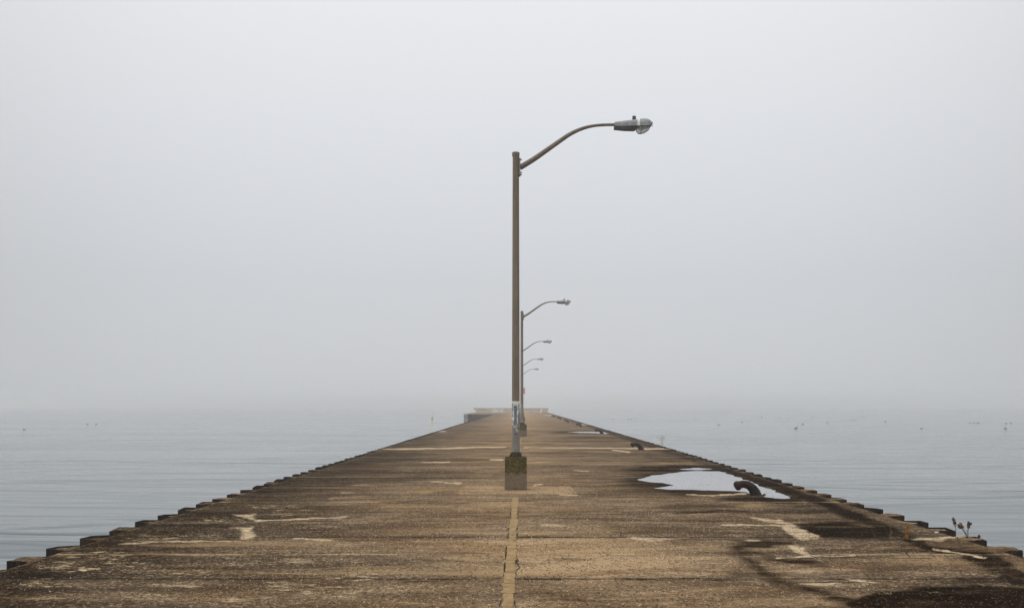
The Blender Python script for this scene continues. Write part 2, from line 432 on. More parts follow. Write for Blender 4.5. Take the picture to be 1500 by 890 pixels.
XL, XR = -5.32, 5.57           # inner line of the sheet piles
XLo, XRo = -5.58, 5.83         # outer flange line
Y_END = 236.0
vrows = np.arange(VY+HF/Y_END, 960, 0.5)
ys = list(HF/(vrows-VY))[::-1]               # near -> far
ys = list(np.arange(-15, ys[0], 0.25)) + ys
ys = np.array(ys); ys[-1] = Y_END
xs = np.linspace(XL, XR, 380)
verts = []; faces = []
GX, GY = np.meshgrid(xs, ys)
grid = np.stack([GX.ravel(), GY.ravel(), np.zeros(GX.size)], 1)
nx = len(xs); ny = len(ys)
I, J = np.meshgrid(np.arange(nx-1), np.arange(ny-1))
a = (J*nx+I).ravel()
quads = np.stack([a, a+1, a+1+nx, a+nx], 1)
V_list = [grid]; F_list = [quads]; off = len(grid)
tooth_edges = {}
def build_side(side, first_corner, pitch, x_in, x_out):
    """concrete filling each outward fold of the sheet piling; returns the fold outline"""
    global off
    prof = []
    y = first_corner - pitch*math.ceil((first_corner+14.5)/pitch)
    n = 0
    while y < Y_END-1.0:
        L = 0.30 + rng.uniform(-0.03, 0.03); w = 0.05
        prof += [(x_in, y-w*1.0), (x_out, y), (x_out, y+L), (x_in, y+L+w)]
        zt = rng.uniform(-0.035, 0.012)
        far = y > 60
        kx, ky = (2, 2) if far else (5, 6)
        loc = []
        for j in range(ky):
            f = j/(ky-1)
            for i in range(kx):
                g = i/(kx-1)
                ya = (y-w)+(w)*g; yb = (y+L+w)-(w)*g
                jit = 0 if far or g == 0 else rng.uniform(-0.012, 0.006)*g
                xx = x_in+(x_out-x_in)*g - side*(0.006*g) + side*jit
                zz = zt*min(1, g*2) + (0.0 if far or g == 0 else rng.uniform(-0.006, 0.006)) - (0.02 if (not far and g == 1 and rng.random() < 0.25) else 0)
                loc.append((xx, ya+(yb-ya)*f, zz))
        V_list.append(np.array(loc))
        q = []
        for j in range(ky-1):
            for i in range(kx-1):
                b0 = off+j*kx+i
                q.append((b0, b0+1, b0+1+kx, b0+kx) if side > 0 else (b0, b0+kx, b0+kx+1, b0+1))
        F_list.append(np.array(q)); off += len(loc)
        y += pitch; n += 1
    return prof
prof_r = build_side(1, 12.88, 0.925, XR, XRo)
prof_l = build_side(-1, 12.03, 0.920, XL, XLo)
# widened end platform to the left
plat = np.array([(-11.2, 196.0, 0), (XL, 196.0, 0), (XL, Y_END, 0), (-11.2, Y_END, 0)])
V_list.append(plat); F_list.append(np.array([(off, off+1, off+2, off+3)])); off += 4
AV = np.concatenate(V_list).astype(np.float32); AF = np.concatenate(F_list).astype(np.int32)
me = bpy.data.meshes.new('pier_deck')
me.vertices.add(len(AV)); me.vertices.foreach_set('co', AV.ravel())
me.loops.add(AF.size); me.loops.foreach_set('vertex_index', AF.ravel())
me.polygons.add(len(AF)); me.polygons.foreach_set('loop_start', np.arange(0, AF.size, 4, dtype=np.int32))
me.update(calc_edges=True)
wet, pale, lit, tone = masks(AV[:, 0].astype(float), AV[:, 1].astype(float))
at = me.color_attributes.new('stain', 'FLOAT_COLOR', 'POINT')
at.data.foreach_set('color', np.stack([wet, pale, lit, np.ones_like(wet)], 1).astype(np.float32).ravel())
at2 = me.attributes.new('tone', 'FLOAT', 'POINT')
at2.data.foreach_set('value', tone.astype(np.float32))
me.materials.append(M_deck)
deck = bpy.data.objects.new('pier_deck', me); C.objects.link(deck)
tag(deck, 'stained brown concrete pier deck running straight out into the fog', kind='structure')

# sheet pile walls (rusty folded steel either side)
def mat_rust():
    t = NT('rusted_sheet_steel')
    n = t.noise(t.mapping((6, 6, 2)), 1.0, 5, 0.65)
    n2 = t.noise(t.mapping((1, 1, 1)), 30.0, 3, 0.6)
    c = t.mix(t.step(n, 0.35, 0.65), (0.008, 0.005, 0.003), (0.034, 0.018, 0.010))
    c = t.mix(t.step(n2, 0.55, 0.7, 0, 0.5), c, (0.12, 0.065, 0.035))
    t.base(c); t.rough(0.9); t.bump(n2, 0.6, 0.006)
    return t.m
M_rust = mat_rust()
def pile_wall(prof, side, label):
    bm = bmesh.new(); top = 0.004; bot = WATER_Z-1.5; th = 0.014
    rows = []
    pts = prof + [(prof[-1][0], Y_END)]
    for i, (x, y) in enumerate(pts):
        p0 = Vector(pts[max(i-1, 0)]); p1 = Vector(pts[min(i+1, len(pts)-1)])
        t = (p1-p0); t.normalize(); n = Vector((t.y, -t.x))*side
        zt = top + rng.uniform(-0.012, 0.014)
        rows.append([bm.verts.new((x, y, zt)), bm.verts.new((x+n.x*th, y+n.y*th, zt)),
                     bm.verts.new((x+n.x*th, y+n.y*th, bot)), bm.verts.new((x, y, bot))])
    for r0, r1 in zip(rows, rows[1:]):
        for k in range(4):
            f = (r0[k], r0[(k+1) % 4], r1[(k+1) % 4], r1[k])
            bm.faces.new(f if side > 0 else f[::-1])
    bmesh.ops.recalc_face_normals(bm, faces=bm.faces)
    return tag(obj('sheet_pile_wall', bm, M_rust), label, 'sheet piling', 'rusty sheet pile walls along the pier')
pile_wall(prof_r, 1, 'dark folded sheet pile edge on the bollard side of the pier')
pile_wall(prof_l, -1, 'dark folded sheet pile edge on the side of the pier without bollards')

# concrete under the end platform and the seaward end
def mat_concrete(name, c0, c1, marks=False):
    t = NT(name)
    n = t.noise(t.mapping((0.8, 0.8, 1.6)), 1.0, 6, 0.65)
    n2 = t.noise(t.mapping(), 25.0, 3, 0.6)
    c = t.mix(t.step(n, 0.35, 0.65), c0, c1)
    if marks:
        w = t.noise(t.mapping((1.6, 1, 3.5), loc=(2.6, 0, 0)), 1.2, 5, 0.7, 1.5)
        x = t.sep(t.tc.outputs['Object'])[0]
        z = t.sep(t.tc.outputs['Object'])[2]
        zone = t.math('MULTIPLY', t.step(x, -7.2, -6.4), t.step(x, -4.4, -3.9, 1, 0))
        c = t.mix(t.math('MULTIPLY', zone, t.step(w, 0.42, 0.5, 0, 0.95)), c, (0.72, 0.68, 0.6))
        zone2 = t.math('MULTIPLY', t.step(x, 1.6, 2.2), t.step(x, 3.4, 3.8, 1, 0))
        c = t.mix(t.math('MULTIPLY', zone2, t.step(w, 0.45, 0.55, 0, 0.6)), c, (0.5, 0.36, 0.38))
        sx_ = t.math('ABSOLUTE', t.math('SUBTRACT', t.math('SUBTRACT', x, t.math('MULTIPLY', z, 0.3)), 4.15))
        c = t.mix(t.step(sx_, 0.1, 0.22, 0.8, 0), c, (0.85, 0.84, 0.8))
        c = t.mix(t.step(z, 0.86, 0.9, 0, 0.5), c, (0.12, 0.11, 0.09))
    t.base(c); t.rough(0.9); t.bump(t.math('ADD', n, n2), 0.4, 0.01)
    return t.m
M_conc = mat_concrete('old_concrete', (0.17, 0.15, 0.125), (0.30, 0.265, 0.21))
bm = bmesh.new()
add_box(bm, (-8.27, (196+Y_END)/2, -1.7), (5.86, Y_END-196, 3.39))
add_box(bm, (0.12, Y_END+0.26, -1.7), (11.2, 0.5, 3.39))
tag(obj('pier_head', bm, M_conc), 'concrete body of the widened far end of the pier', kind='structure')

# end parapet: curved profile, flared at the left end
M_par = mat_concrete('parapet_concrete', (0.33, 0.26, 0.18), (0.52, 0.43, 0.32), True)
bm = bmesh.new()
H = 0.93; rows = []
N = 10
for i in range(N+1):
    z = H*i/N; f = i/N
    fl = 0.75*f**2.2; fr = 0.15*f**2.0
    fy = 0.10*f**2
    rows.append([bm.verts.new((-10.45-fl, 231.9+fy, z+0.002)), bm.verts.new((5.75+fr, 231.9+fy, z+0.002)),
                 bm.verts.new((5.75+fr, 232.5+fy*2, z+0.002)), bm.verts.new((-10.45-fl, 232.5+fy*2, z+0.002))])
for a_, b_ in zip(rows, rows[1:]):
    for k in range(4): bm.faces.new((a_[k], a_[(k+1) % 4], b_[(k+1) % 4], b_[k]))
bm.faces.new(rows[-1]); bm.faces.new(rows[0][::-1])
par = empty('parapet_wall', (0, 0, 0), 'low pale concrete parapet with faded graffiti across the far end of the pier', 'wall')
obj('wall_body', bm, M_par, par)
bm = bmesh.new(); add_box(bm, (-2.6, 232.35, H+0.043), (17.1, 0.86, 0.08), bevel=0.02)
obj('coping', bm, M_conc, par)
# low wing wall sinking into the deck on the left
bm = bmesh.new()
n = 24; rr = []
for i in range(n+1):
    y = 106 + 72*i/n
    zt = max(CAM_H - 13.3*y/1500.0, 0.03)
    rr.append([bm.verts.new(p) for p in ((-5.62, y, -0.4), (-5.62, y, zt), (-5.24, y, zt), (-5.24, y, -0.01))])
for a_, b_ in zip(rr, rr[1:]):
    for k in range(3): bm.faces.new((a_[k], b_[k], b_[k+1], a_[k+1]))
bm.faces.new(rr[0][::-1]); bm.faces.new(rr[-1])
bmesh.ops.recalc_face_normals(bm, faces=bm.faces)
M_dkc = mat_concrete('shade_dark_concrete', (0.05, 0.047, 0.045), (0.09, 0.083, 0.076))  # concrete darkened in its base colour to carry the inner face's shade
tag(obj('wing_wall', bm, M_dkc), 'low dark wedge shaped wall on the far edge of the deck opposite the bollards', 'wall')

# puddles
def mat_puddle():
    m = bpy.data.materials.new('rain_water'); m.use_nodes = True
    n, l = m.node_tree.nodes, m.node_tree.links
    n.clear()
    o = n.new('ShaderNodeOutputMaterial'); mx = n.new('ShaderNodeMixShader')
    fr = n.new('ShaderNodeFresnel'); fr.inputs[0].default_value = 1.33
    mr = n.new('ShaderNodeMapRange'); mr.inputs['From Min'].default_value = 0.02; mr.inputs['From Max'].default_value = 0.62; mr.inputs['To Min'].default_value = 0.02; mr.inputs['To Max'].default_value = 0.97
    tr = n.new('ShaderNodeBsdfTransparent'); tr.inputs[0].default_value = (0.55, 0.5, 0.42, 1)
    gl = n.new('ShaderNodeBsdfGlossy'); gl.inputs['Roughness'].default_value = 0.02
    l.new(fr.outputs[0], mr.inputs['Value']); l.new(mr.outputs[0], mx.inputs[0]); l.new(tr.outputs[0], mx.inputs[1]); l.new(gl.outputs[0], mx.inputs[2])
    l.new(mx.outputs[0], o.inputs[0]); return m
M_pud = mat_puddle()
from mathutils import noise as mnoise
def puddle(poly, label, z=0.005, rag=0.09):
    pts = [P(u, v) for u, v in poly]
    out = []
    for i in range(len(pts)):
        a_ = Vector(pts[i]); b_ = Vector(pts[(i+1) % len(pts)])
        L = (b_-a_).length; k = max(2, int(L/0.06))
        nn = Vector((-(b_-a_).y, (b_-a_).x)).normalized()
        for j in range(k):
            p = a_.lerp(b_, j/k)
            d = mnoise.fractal(Vector((p.x*1.6, p.y*1.6, 3.1)), 0.7, 2.1, 5)*rag
            out.append(p+nn*d)
    bm = bmesh.new()
    for p in out: bm.verts.new((p.x, p.y, z))
    f = bm.faces.new(bm.verts)
    if f.normal.z < 0: f.normal_flip()
    bmesh.ops.triangulate(bm, faces=bm.faces[:])
    bm.normal_update()
    for f in bm.faces:
        if f.normal.z < 0: f.normal_flip()
    return tag(obj('puddle', bm, M_pud), label, kind='structure')
puddle(PUDDLE, 'large shallow puddle around the nearest iron bollard')
puddle(PUDDLE2, 'small narrow puddle just beyond the large one', rag=0.2)
puddle(PUDDLE3, 'distant thin puddle beside the third bollard', rag=0.15)

# centre joint strip
def mat_strip():
    t = NT('joint_mortar')
    n = t.noise(t.mapping((3, 3, 1)), 2.0, 5, 0.7); g = t.noise(t.mapping(), 70, 2, 0.6)
    c = t.mix(t.step(n, 0.35, 0.65), (0.24, 0.155, 0.068), (0.40, 0.27, 0.125))
    c = t.mix(t.step(g, 0.35, 0.6, 0.35, 0), c, (0.12, 0.09, 0.055))
    t.base(c); t.rough(0.95); t.bump(g, 0.5, 0.004); return t.m
bm = bmesh.new()
y = -14.0
while y < 190:
    L = rng.uniform(0.45, 1.3)
    if 19.4 < y+L and y < 22.4: y = 22.4; continue
    near = y < 20
    cx = -0.125 if near else (-0.06 if y < 55 else -0.02)
    hw = (0.048 if near else 0.032)*rng.uniform(0.85, 1.15)
    if (near and rng.random() < 0.93) or rng.random() < 0.55:
        k = 8 if near else 2
        prev = None
        for j in range(k+1):
            yy = y + (L-0.015)*j/k
            j1, j2 = rng.uniform(-.014, .010), rng.uniform(-.010, .014)
            cur = (bm.verts.new((cx-hw+j1, yy, 0.006)), bm.verts.new((cx+hw+j2, yy, 0.006)))
            if prev: bm.faces.new((prev[0], prev[1], cur[1], cur[0]))
            prev = cur
    y += L
tag(obj('joint_strip', bm, mat_strip()), 'pale tan mortar strip along the centre joint of the deck', kind='structure')
# dark open gap beside the strip
t_ = NT('open_joint'); t_.base((0.018, 0.014, 0.010)); t_.rough(1.0)
bm = bmesh.new(); y = -14.0
while y < 190:
    L = rng.uniform(0.2, 0.9)
    if rng.random() < 0.62 and not (18.9 < y+L and y < 22.5):
        cx = -0.125 if y < 20 else (-0.06 if y < 55 else -0.02)
        for s in (-1, 1):
            if rng.random() < 0.6:
                o_ = cx + s*(0.060 if y < 20 else 0.045)
                w = rng.uniform(0.003, 0.009); j1 = rng.uniform(-.008, .008); j2 = rng.uniform(-.008, .008)
                vv = [bm.verts.new(p) for p in ((o_-w+j1, y, 0.004), (o_+w+j1, y, 0.004), (o_+w+j2, y+L, 0.004), (o_-w+j2, y+L, 0.004))]
                bm.faces.new(vv)
    y += L
tag(obj('joint_gap', bm, t_.m), 'dark open gaps along the centre joint of the deck', kind='structure')

# jagged cracks in the slabs
CR = [[(905,774),(911,780),(907,784),(913,787)], [(983,792),(985,795),(988,799)], [(832,713),(837,719),(843,724)], [(1317,799),(1326,808),(1335,818)], [(1186,812),(1198,818),(1213,825)],
      [(755,786.4),(790,785.8),(812,786.8),(836,786.6),(852,787),(905,787.2)], [(998,789.6),(1020,790),(1055,789.8),(1090,790.4)], [(1205,789.6),(1240,789.8),(1275,790.2),(1330,790.6)],
      [(660,787),(690,785.6),(716,785.8),(735,785)], [(590,852),(620,851.4),(642,852.2)], [(764,848.6),(800,847.4),(828,848.8)], [(905,849),(950,848),(1005,850)], [(1028,850.2),(1075,851),(1092,850.4)],
      [(1100,816),(1190,817),(1290,816.4),(1370,817.4)], [(1165,853.2),(1225,852),(1300,855)], [(740,770),(748,778),(745,786)], [(757,812),(760,830),(753,846)], [(560,790),(575,789),(590,790.6)], [(855,880),(862,888)]]
bm = bmesh.new()
for ln in CR:
    w0 = [P(u, v) for u, v in ln]; pts = []
    for a_, b_ in zip(w0, w0[1:]):
        a_ = Vector(a_); b_ = Vector(b_); k = max(2, int((b_-a_).length/0.035))
        for j in range(k):
            p = a_.lerp(b_, j/k); f = mnoise.fractal(Vector((p.x*5, p.y*5, 1.7)), 0.8, 2.1, 4)*0.05
            pts.append(p + Vector((f*0.4, f)))
    prev = None
    for i, p in enumerate(pts):
        t_v = (pts[min(i+1, len(pts)-1)]-pts[max(i-1, 0)]).normalized(); n_v = Vector((-t_v.y, t_v.x))
        w = (0.004 + 0.012*abs(t_v.x))*max(0.15, 0.9+1.3*mnoise.noise(Vector((p.x*3, p.y*3, 8))))
        cur = (bm.verts.new((p.x-n_v.x*w, p.y-n_v.y*w, 0.003)), bm.verts.new((p.x+n_v.x*w, p.y+n_v.y*w, 0.003)))
        if prev: bm.faces.new((prev[0], cur[0], cur[1], prev[1]))
        prev = cur
tag(obj('deck_cracks', bm, bpy.data.materials['open_joint']), 'thin jagged cracks running across the deck slabs', kind='structure')

# ------------------------------------------------------------------ lamp posts
def mat_pole():
    t = NT('pole_paint')
    z = t.sep(t.tc.outputs['Object'])[2]
    n = t.noise(t.mapping((4, 4, 0.6)), 2.0, 5, 0.6); n2 = t.noise(t.mapping((1, 1, 0.2)), 60, 2, 0.6)
    up = t.mix(t.step(n, 0.35, 0.65), (0.175, 0.140, 0.103), (0.235, 0.190, 0.142))
    lo = t.mix(t.step(n, 0.35, 0.65), (0.21, 0.195, 0.17), (0.29, 0.27, 0.24))
    zz = t.math('ADD', z, t.math('MULTIPLY', n, 0.01))
    c = t.mix(t.step(zz, 1.775, 1.785), lo, up)
    c = t.mix(t.step(n2, 0.55, 0.7, 0, 0.3), c, (0.08, 0.065, 0.05))
    t.base(c); t.rough(0.6); t.bump(n2, 0.2, 0.003); return t.m
def mat_simple(name, c0, c1, rough=0.7, scale=6.0, metal=0.0, bump=0.3):
    t = NT(name); n = t.noise(t.mapping(), scale, 5, 0.65)
    t.base(t.mix(t.step(n, 0.35, 0.65), c0, c1)); t.rough(rough)
    t.b.inputs['Metallic'].default_value = metal
    t.bump(n, bump, 0.004); return t.m
def mat_block():
    t = NT('mossy_concrete')
    z = t.sep(t.tc.outputs['Object'])[2]
    n = t.noise(t.mapping(), 4.0, 5, 0.7); n2 = t.noise(t.mapping(), 22.0, 5, 0.7); n3 = t.noise(t.mapping(), 70, 2, 0.6)
    conc = t.mix(t.step(n2, 0.3, 0.7), (0.145, 0.108, 0.07), (0.22, 0.168, 0.11))
    moss = t.mix(t.step(n2, 0.4, 0.62), (0.035, 0.028, 0.005), (0.125, 0.098, 0.014))
    drip = t.noise(t.mapping((14, 14, 1.5)), 1.0, 4, 0.7)
    zz = t.math('ADD', z, t.math('MULTIPLY', t.math('SUBTRACT', drip, 0.5), 0.22))
    mm = t.math('MULTIPLY', t.step(zz, 0.30, 0.38), t.step(n2, 0.3, 0.45, 0.45, 0.97))
    c = t.mix(mm, conc, moss)
    c = t.mix(t.math('MULTIPLY', t.step(n3, 0.58, 0.68), 0.4), c, (0.33, 0.30, 0.23))
    c = t.mix(t.math('MULTIPLY', t.step(n3, 0.42, 0.32), 0.5), c, (0.05, 0.045, 0.03))
    t.base(c); t.rough(0.95); t.bump(t.math('ADD', n2, n3), 0.7, 0.012); return t.m
def mat_luminaire():
    t = NT('meshed_grey_housing')
    s = t.sep(t.tc.outputs['Object'])
    def lines(c_, per, w):
        f = t.math('FLOORED_MODULO', c_, per); return t.step(t.math('ABSOLUTE', t.math('SUBTRACT', f, per/2)), w, w*1.6, 1, 0)
    g = t.math('MAXIMUM', lines(s[0], 0.026, 0.004), lines(s[2], 0.026, 0.004))
    n = t.noise(t.mapping(), 9.0, 4, 0.6)
    c = t.mix(t.step(n, 0.35, 0.65), (0.45, 0.455, 0.46), (0.68, 0.68, 0.67))
    c = t.mix(t.math('MULTIPLY', g, 0.85), c, (0.07, 0.07, 0.075))
    sn = t.math('MULTIPLY', t.step(t.math('ABSOLUTE', t.math('SUBTRACT', s[0], 2.475)), 0.02, 0.035, 1, 0), 0.7)
    c = t.mix(sn, c, (0.8, 0.8, 0.78))
    t.base(c); t.rough(0.55); t.b.inputs['Metallic'].default_value = 0.2; return t.m
def mat_lens():
    t = NT('refractor_glass')
    w = t.n.new('ShaderNodeTexWave'); w.inputs['Scale'].default_value = 14; w.inputs['Distortion'].default_value = 1.0
    t.link(t.mapping((1, 0.2, 0.3)), w.inputs['Vector'])
    t.base(t.mix(w.outputs['Fac'], (0.72, 0.66, 0.54), (0.97, 0.95, 0.88))); t.rough(0.2)
    t.b.inputs['Specular IOR Level'].default_value = 0.5
    t.b.inputs['Transmission Weight'].default_value = 0.2; t.bump(w.outputs['Fac'], 0.5, 0.01)
    tr = t.n.new('ShaderNodeBsdfTransparent'); mx = t.n.new('ShaderNodeMixShader'); mx.inputs[0].default_value = 0.5
    t.link(t.b.outputs[0], mx.inputs[1]); t.link(tr.outputs[0], mx.inputs[2]); t.link(mx.outputs[0], t.out.inputs['Surface'])
    return t.m
M_pole, M_block = mat_pole(), mat_block()
M_iron = mat_simple('dark_iron', (0.02, 0.014, 0.011), (0.06, 0.042, 0.032), 0.75, 20)
M_lum, M_lens = mat_luminaire(), mat_lens()
M_under = mat_simple('dark_grey_metal', (0.07, 0.07, 0.075), (0.12, 0.12, 0.12), 0.5, 15)
M_brk = mat_simple('bracket_paint', (0.22, 0.2, 0.165), (0.28, 0.255, 0.21), 0.6, 10)
M_pp = mat_simple('pale_post', (0.42, 0.42, 0.41), (0.55, 0.55, 0.53), 0.6)
M_cell = mat_simple('photocell_plastic', (0.06, 0.07, 0.08), (0.10, 0.115, 0.125), 0.4, 10)

def lamp_proto():
    root = empty('lamp_post', (0, 0, 0), 'x', 'street lamp')
    bm = bmesh.new()
    add_box(bm, (0, 0, 0.33), (0.44, 0.44, 0.66), bevel=0.012)
    for v in bm.verts: v.co.x += rng.uniform(-.003, .003); v.co.z += 0.001
    obj('concrete_base', bm, M_block, root)
    bm = bmesh.new(); add_box(bm, (0.0, -0.223, 0.03), (0.05, 0.006, 0.012)); obj('drain_slot', bm, M_iron, root)
    # cast foot with anchor nuts
    bm = bmesh.new()
    add_box(bm, (0, 0, 0.672), (0.25, 0.25, 0.02), bevel=0.004)
    add_cyl(bm, (0, 0, 0.682), 0.118, 0.075, 8, r2=0.088)
    obj('base_plate', bm, M_iron, root)
    for sx in (-1, 1):
        for sy in (-1, 1):
            bm = bmesh.new(); add_cyl(bm, (sx*0.098, sy*0.098, 0.682), 0.019, 0.022, 6); add_cyl(bm, (sx*0.098, sy*0.098, 0.704), 0.009, 0.03, 8)
            obj('anchor_nut', bm, M_iron, root)
    bm = bmesh.new()
    ph = math.pi/8
    k8 = 1/math.cos(ph)
    add_tube(bm, [(0, 0, 0.70), (0, 0, 2.5), (0, 0, 4.6), (0, 0, 6.75)], [0.080*k8, 0.076*k8, 0.070*k8, 0.064*k8], 8, phase=ph)
    obj('pole', bm, M_pole, root)
    bm = bmesh.new(); add_box(bm, (0.0, -0.0785, 1.12), (0.055, 0.004, 0.012)); add_box(bm, (0, -0.081, 1.118), (0.012, 0.006, 0.03))
    obj('hand_hole_catch', bm, M_iron, root)
    bm = bmesh.new(); add_cyl(bm, (0, 0, 6.725), 0.070, 0.012, 16); add_cyl(bm, (0, 0, 6.738), 0.077, 0.067, 16); add_cyl(bm, (0, 0, 6.805), 0.074, 0.012, 16, r2=0.05)
    obj('pole_cap', bm, M_pole, root)
    # bracket plate
    br = bmesh.new(); add_box(br, (0.078, 0, 6.52), (0.03, 0.10, 0.36), bevel=0.004)
    bro = obj('arm_bracket', br, M_brk, root)
    for z in (6.66, 6.40, 6.36):
        bm = bmesh.new(); add_tube(bm, [(0.090, 0, z), (0.122, 0, z+0.005)], [0.014, 0.014], 6); obj('bolt', bm, M_iron, bro)
    bm = bmesh.new(); add_box(bm, (0.075, 0, 6.34), (0.04, 0.09, 0.022)); obj('clamp_strap', bm, M_iron, bro)
    # arm: straight rise, then a bend to horizontal
    ctrl = [(0.085, 6.505), (0.35, 6.665), (0.61, 6.845), (0.88, 7.035), (1.08, 7.17), (1.25, 7.255), (1.42, 7.315), (1.60, 7.352), (1.80, 7.368), (2.06, 7.37)]
    pts = []
    for i in range(len(ctrl)-1):
        p0 = ctrl[max(i-1, 0)]; p1 = ctrl[i]; p2 = ctrl[i+1]; p3 = ctrl[min(i+2, len(ctrl)-1)]
        for s in range(4):
            t = s/4
            q = [0.5*((2*b)+(-a_+c)*t+(2*a_-5*b+4*c-d)*t*t+(-a_+3*b-3*c+d)*t**3) for a_, b, c, d in zip(p0, p1, p2, p3)]
            pts.append((q[0], 0, q[1]))
    pts.append((2.06, 0, 7.37))
    rad = [0.056-(0.056-0.029)*min(1, i/(len(pts)*0.75)) for i in range(len(pts))]
    bm = bmesh.new(); add_tube(bm, pts, rad, 14); obj('arm', bm, M_pole, root, smooth=True)
    # cobra head
    secs = [(2.0, 7.335, 7.425, .055), (2.1, 7.33, 7.437, .075), (2.25, 7.325, 7.452, .105), (2.4, 7.315, 7.466, .135), (2.46, 7.315, 7.472, .145),
            (2.48, 7.315, 7.467, .145), (2.50, 7.315, 7.478, .150), (2.6, 7.315, 7.487, .150), (2.67, 7.322, 7.478, .135), (2.72, 7.335, 7.455, .105), (2.75, 7.355, 7.42, .06)]
    bm = bmesh.new(); rings = []
    for x, z0, z1, w in secs:
        zc, h = z0, (z1-z0); ring = []
        for k in range(18):
            a_ = math.pi*k/17
            cx_ = math.copysign(abs(math.cos(a_))**0.7, math.cos(a_)); sz_ = abs(math.sin(a_))**0.7
            ring.append(bm.verts.new((x, cx_*w, zc+sz_*h)))
        rings.append(ring)
    for a_, b_ in zip(rings, rings[1:]):
        for k in range(18): bm.faces.new((a_[k], a_[(k+1) % 18], b_[(k+1) % 18], b_[k]))
    bm.faces.new(rings[0]); bm.faces.new(rings[-1][::-1])
    bmesh.ops.recalc_face_normals(bm, faces=bm.faces)
    head = obj('lamp_housing', bm, M_lum, root, smooth=False)
    bm = bmesh.new()
    vv = [[bm.verts.new(p) for p in ((x, -w, z1), (x, w, z1), (x, w*0.8, z0), (x, -w*0.8, z0))]
          for x, z0, z1, w in ((1.985, 7.272, 7.333, .052), (2.2, 7.258, 7.326, .09), (2.40, 7.262, 7.314, .125), (2.445, 7.29, 7.314, .13))]
    for a_, b_ in zip(vv, vv[1:]):
        for k in range(4): bm.faces.new((a_[k], b_[k], b_[(k+1) % 4], a_[(k+1) % 4]))
    bm.faces.new(vv[0]); bm.faces.new(vv[-1][::-1])
    bmesh.ops.recalc_face_normals(bm, faces=bm.faces)
    obj('ballast_door', bm, M_under, head)
    bm = bmesh.new(); r = bmesh.ops.create_uvsphere(bm, u_segments=24, v_segments=14, radius=1.0)
    for v in list(bm.verts):
        if v.co.z > 0.05: bm.verts.remove(v)
    for v in bm.verts:
        x, y_, z = v.co
        d = -min(z, 0)
        v.co = (2.575+x*0.138-0.055*d, y_*0.128, 7.313+z*0.122)
    obj('lens', bm, M_lens, head, smooth=True)
    bm = bmesh.new(); add_ball(bm, (2.53, 0, 7.285), (0.06, 0.03, 0.03), 2); obj('bulb', bm, M_pp, head, smooth=True)
    bm = bmesh.new(); add_tube(bm, [(2.435, 0, 7.31), (2.44, 0, 7.25), (2.475, 0, 7.192), (2.52, 0, 7.185), (2.60, 0, 7.205), (2.68, 0, 7.26), (2.715, 0, 7.32)], [0.009]*7, 6)
    add_tube(bm, [(2.56, -.128, 7.31), (2.53, -.09, 7.225), (2.52, 0, 7.184)], [0.008]*3, 6)
    obj('lens_frame', bm, M_iron, head)
    bm = bmesh.new(); add_cyl(bm, (2.395, 0, 7.46), 0.034, 0.028, 14); add_cyl(bm, (2.395, 0, 7.488), 0.040, 0.055, 14, r2=0.036)
    obj('photocell', bm, M_cell, head)
    bm = bmesh.new(); add_tube(bm, [(2.735, 0, 7.43), (2.765, 0, 7.405), (2.755, 0, 7.37), (2.768, 0, 7.325)], [0.012, 0.014, 0.008, 0.004], 6)
    obj('latch', bm, M_iron, head)
    return root

def copy_tree(o, parent=None):
    c = o.copy(); C.objects.link(c)
    if parent is not None: c.parent = parent
    for ch in list(o.children): copy_tree(ch, c)
    return c
lamp = lamp_proto()
spots = [(-0.130, 20.73, 0.0, 'nearest tall lamp post on a mossy concrete block with a torn sticker'),
         (-0.02, 55.7, 14, 'second lamp post along the pier, directly behind the nearest one'),
         (-0.03, 90.6, 15, 'third lamp post along the pier, its arm below the second arm'),
         (-0.03, 125.4, 16, 'fourth lamp post along the pier, small and greyed by fog'),
         (-0.03, 160.6, 17, 'fifth and farthest armed lamp post, faintest in the fog')]
lamps = []
for i, (x, y, a_, lab) in enumerate(spots):
    o = lamp if i == 0 else copy_tree(lamp)
    o.location = (x, y, 0); o.rotation_euler = (0, 0, R(a_))
    tag(o, lab, 'street lamp', 'lamp posts in a row down the middle of the pier'); lamps.append(o)
# torn sticker on the nearest pole only
def mat_sticker():
    t = NT('torn_paper')
    s = t.sep(t.tc.outputs['Object'])
    n = t.noise(t.mapping((18, 18, 5)), 1.0, 5, 0.75); n2 = t.noise(t.mapping((30, 30, 9), loc=(3, 1, 2)), 1.0, 4, 0.7)
    bx = t.math('ABSOLUTE', t.math('ADD', s[0], 0.008))
    inner = t.math('ADD', t.math('MULTIPLY', bx, 12.0), t.math('MULTIPLY', t.math('SUBTRACT', n, 0.5), 0.9))
    zin = t.math('MULTIPLY', t.step(s[2], 1.26, 1.34), t.step(s[2], 1.66, 1.73, 1, 0))
    blue = t.math('MULTIPLY', t.step(inner, 0.30, 0.42, 1, 0), zin)
    grey = t.math('MULTIPLY', t.step(n2, 0.45, 0.56), t.step(s[2], 1.72, 1.75, 1, 0))
    c = t.mix(grey, (0.74, 0.72, 0.68), (0.27, 0.25, 0.22))
    c = t.mix(blue, c, t.mix(t.step(n2, 0.4, 0.6), (0.05, 0.14, 0.25), (0.14, 0.27, 0.36)))
    t.base(c); t.rough(0.8); return t.m
bm = bmesh.new(); ph = math.pi/8; prev = None
NZ = 44
cols = []
for j in range(NZ+1):
    z = 1.12 + 0.66*j/NZ
    row = []
    for k in range(13):
        a_ = -math.pi/2 - 1.15 + 2.3*k/12
        # follow the octagon
        r0 = 0.0785; m_ = (a_ + math.pi/8) % (math.pi/4) - math.pi/8
        rr_ = r0/math.cos(m_) + 0.0015
        row.append(bm.verts.new((rr_*math.cos(a_), rr_*math.sin(a_), z)))
    cols.append(row)
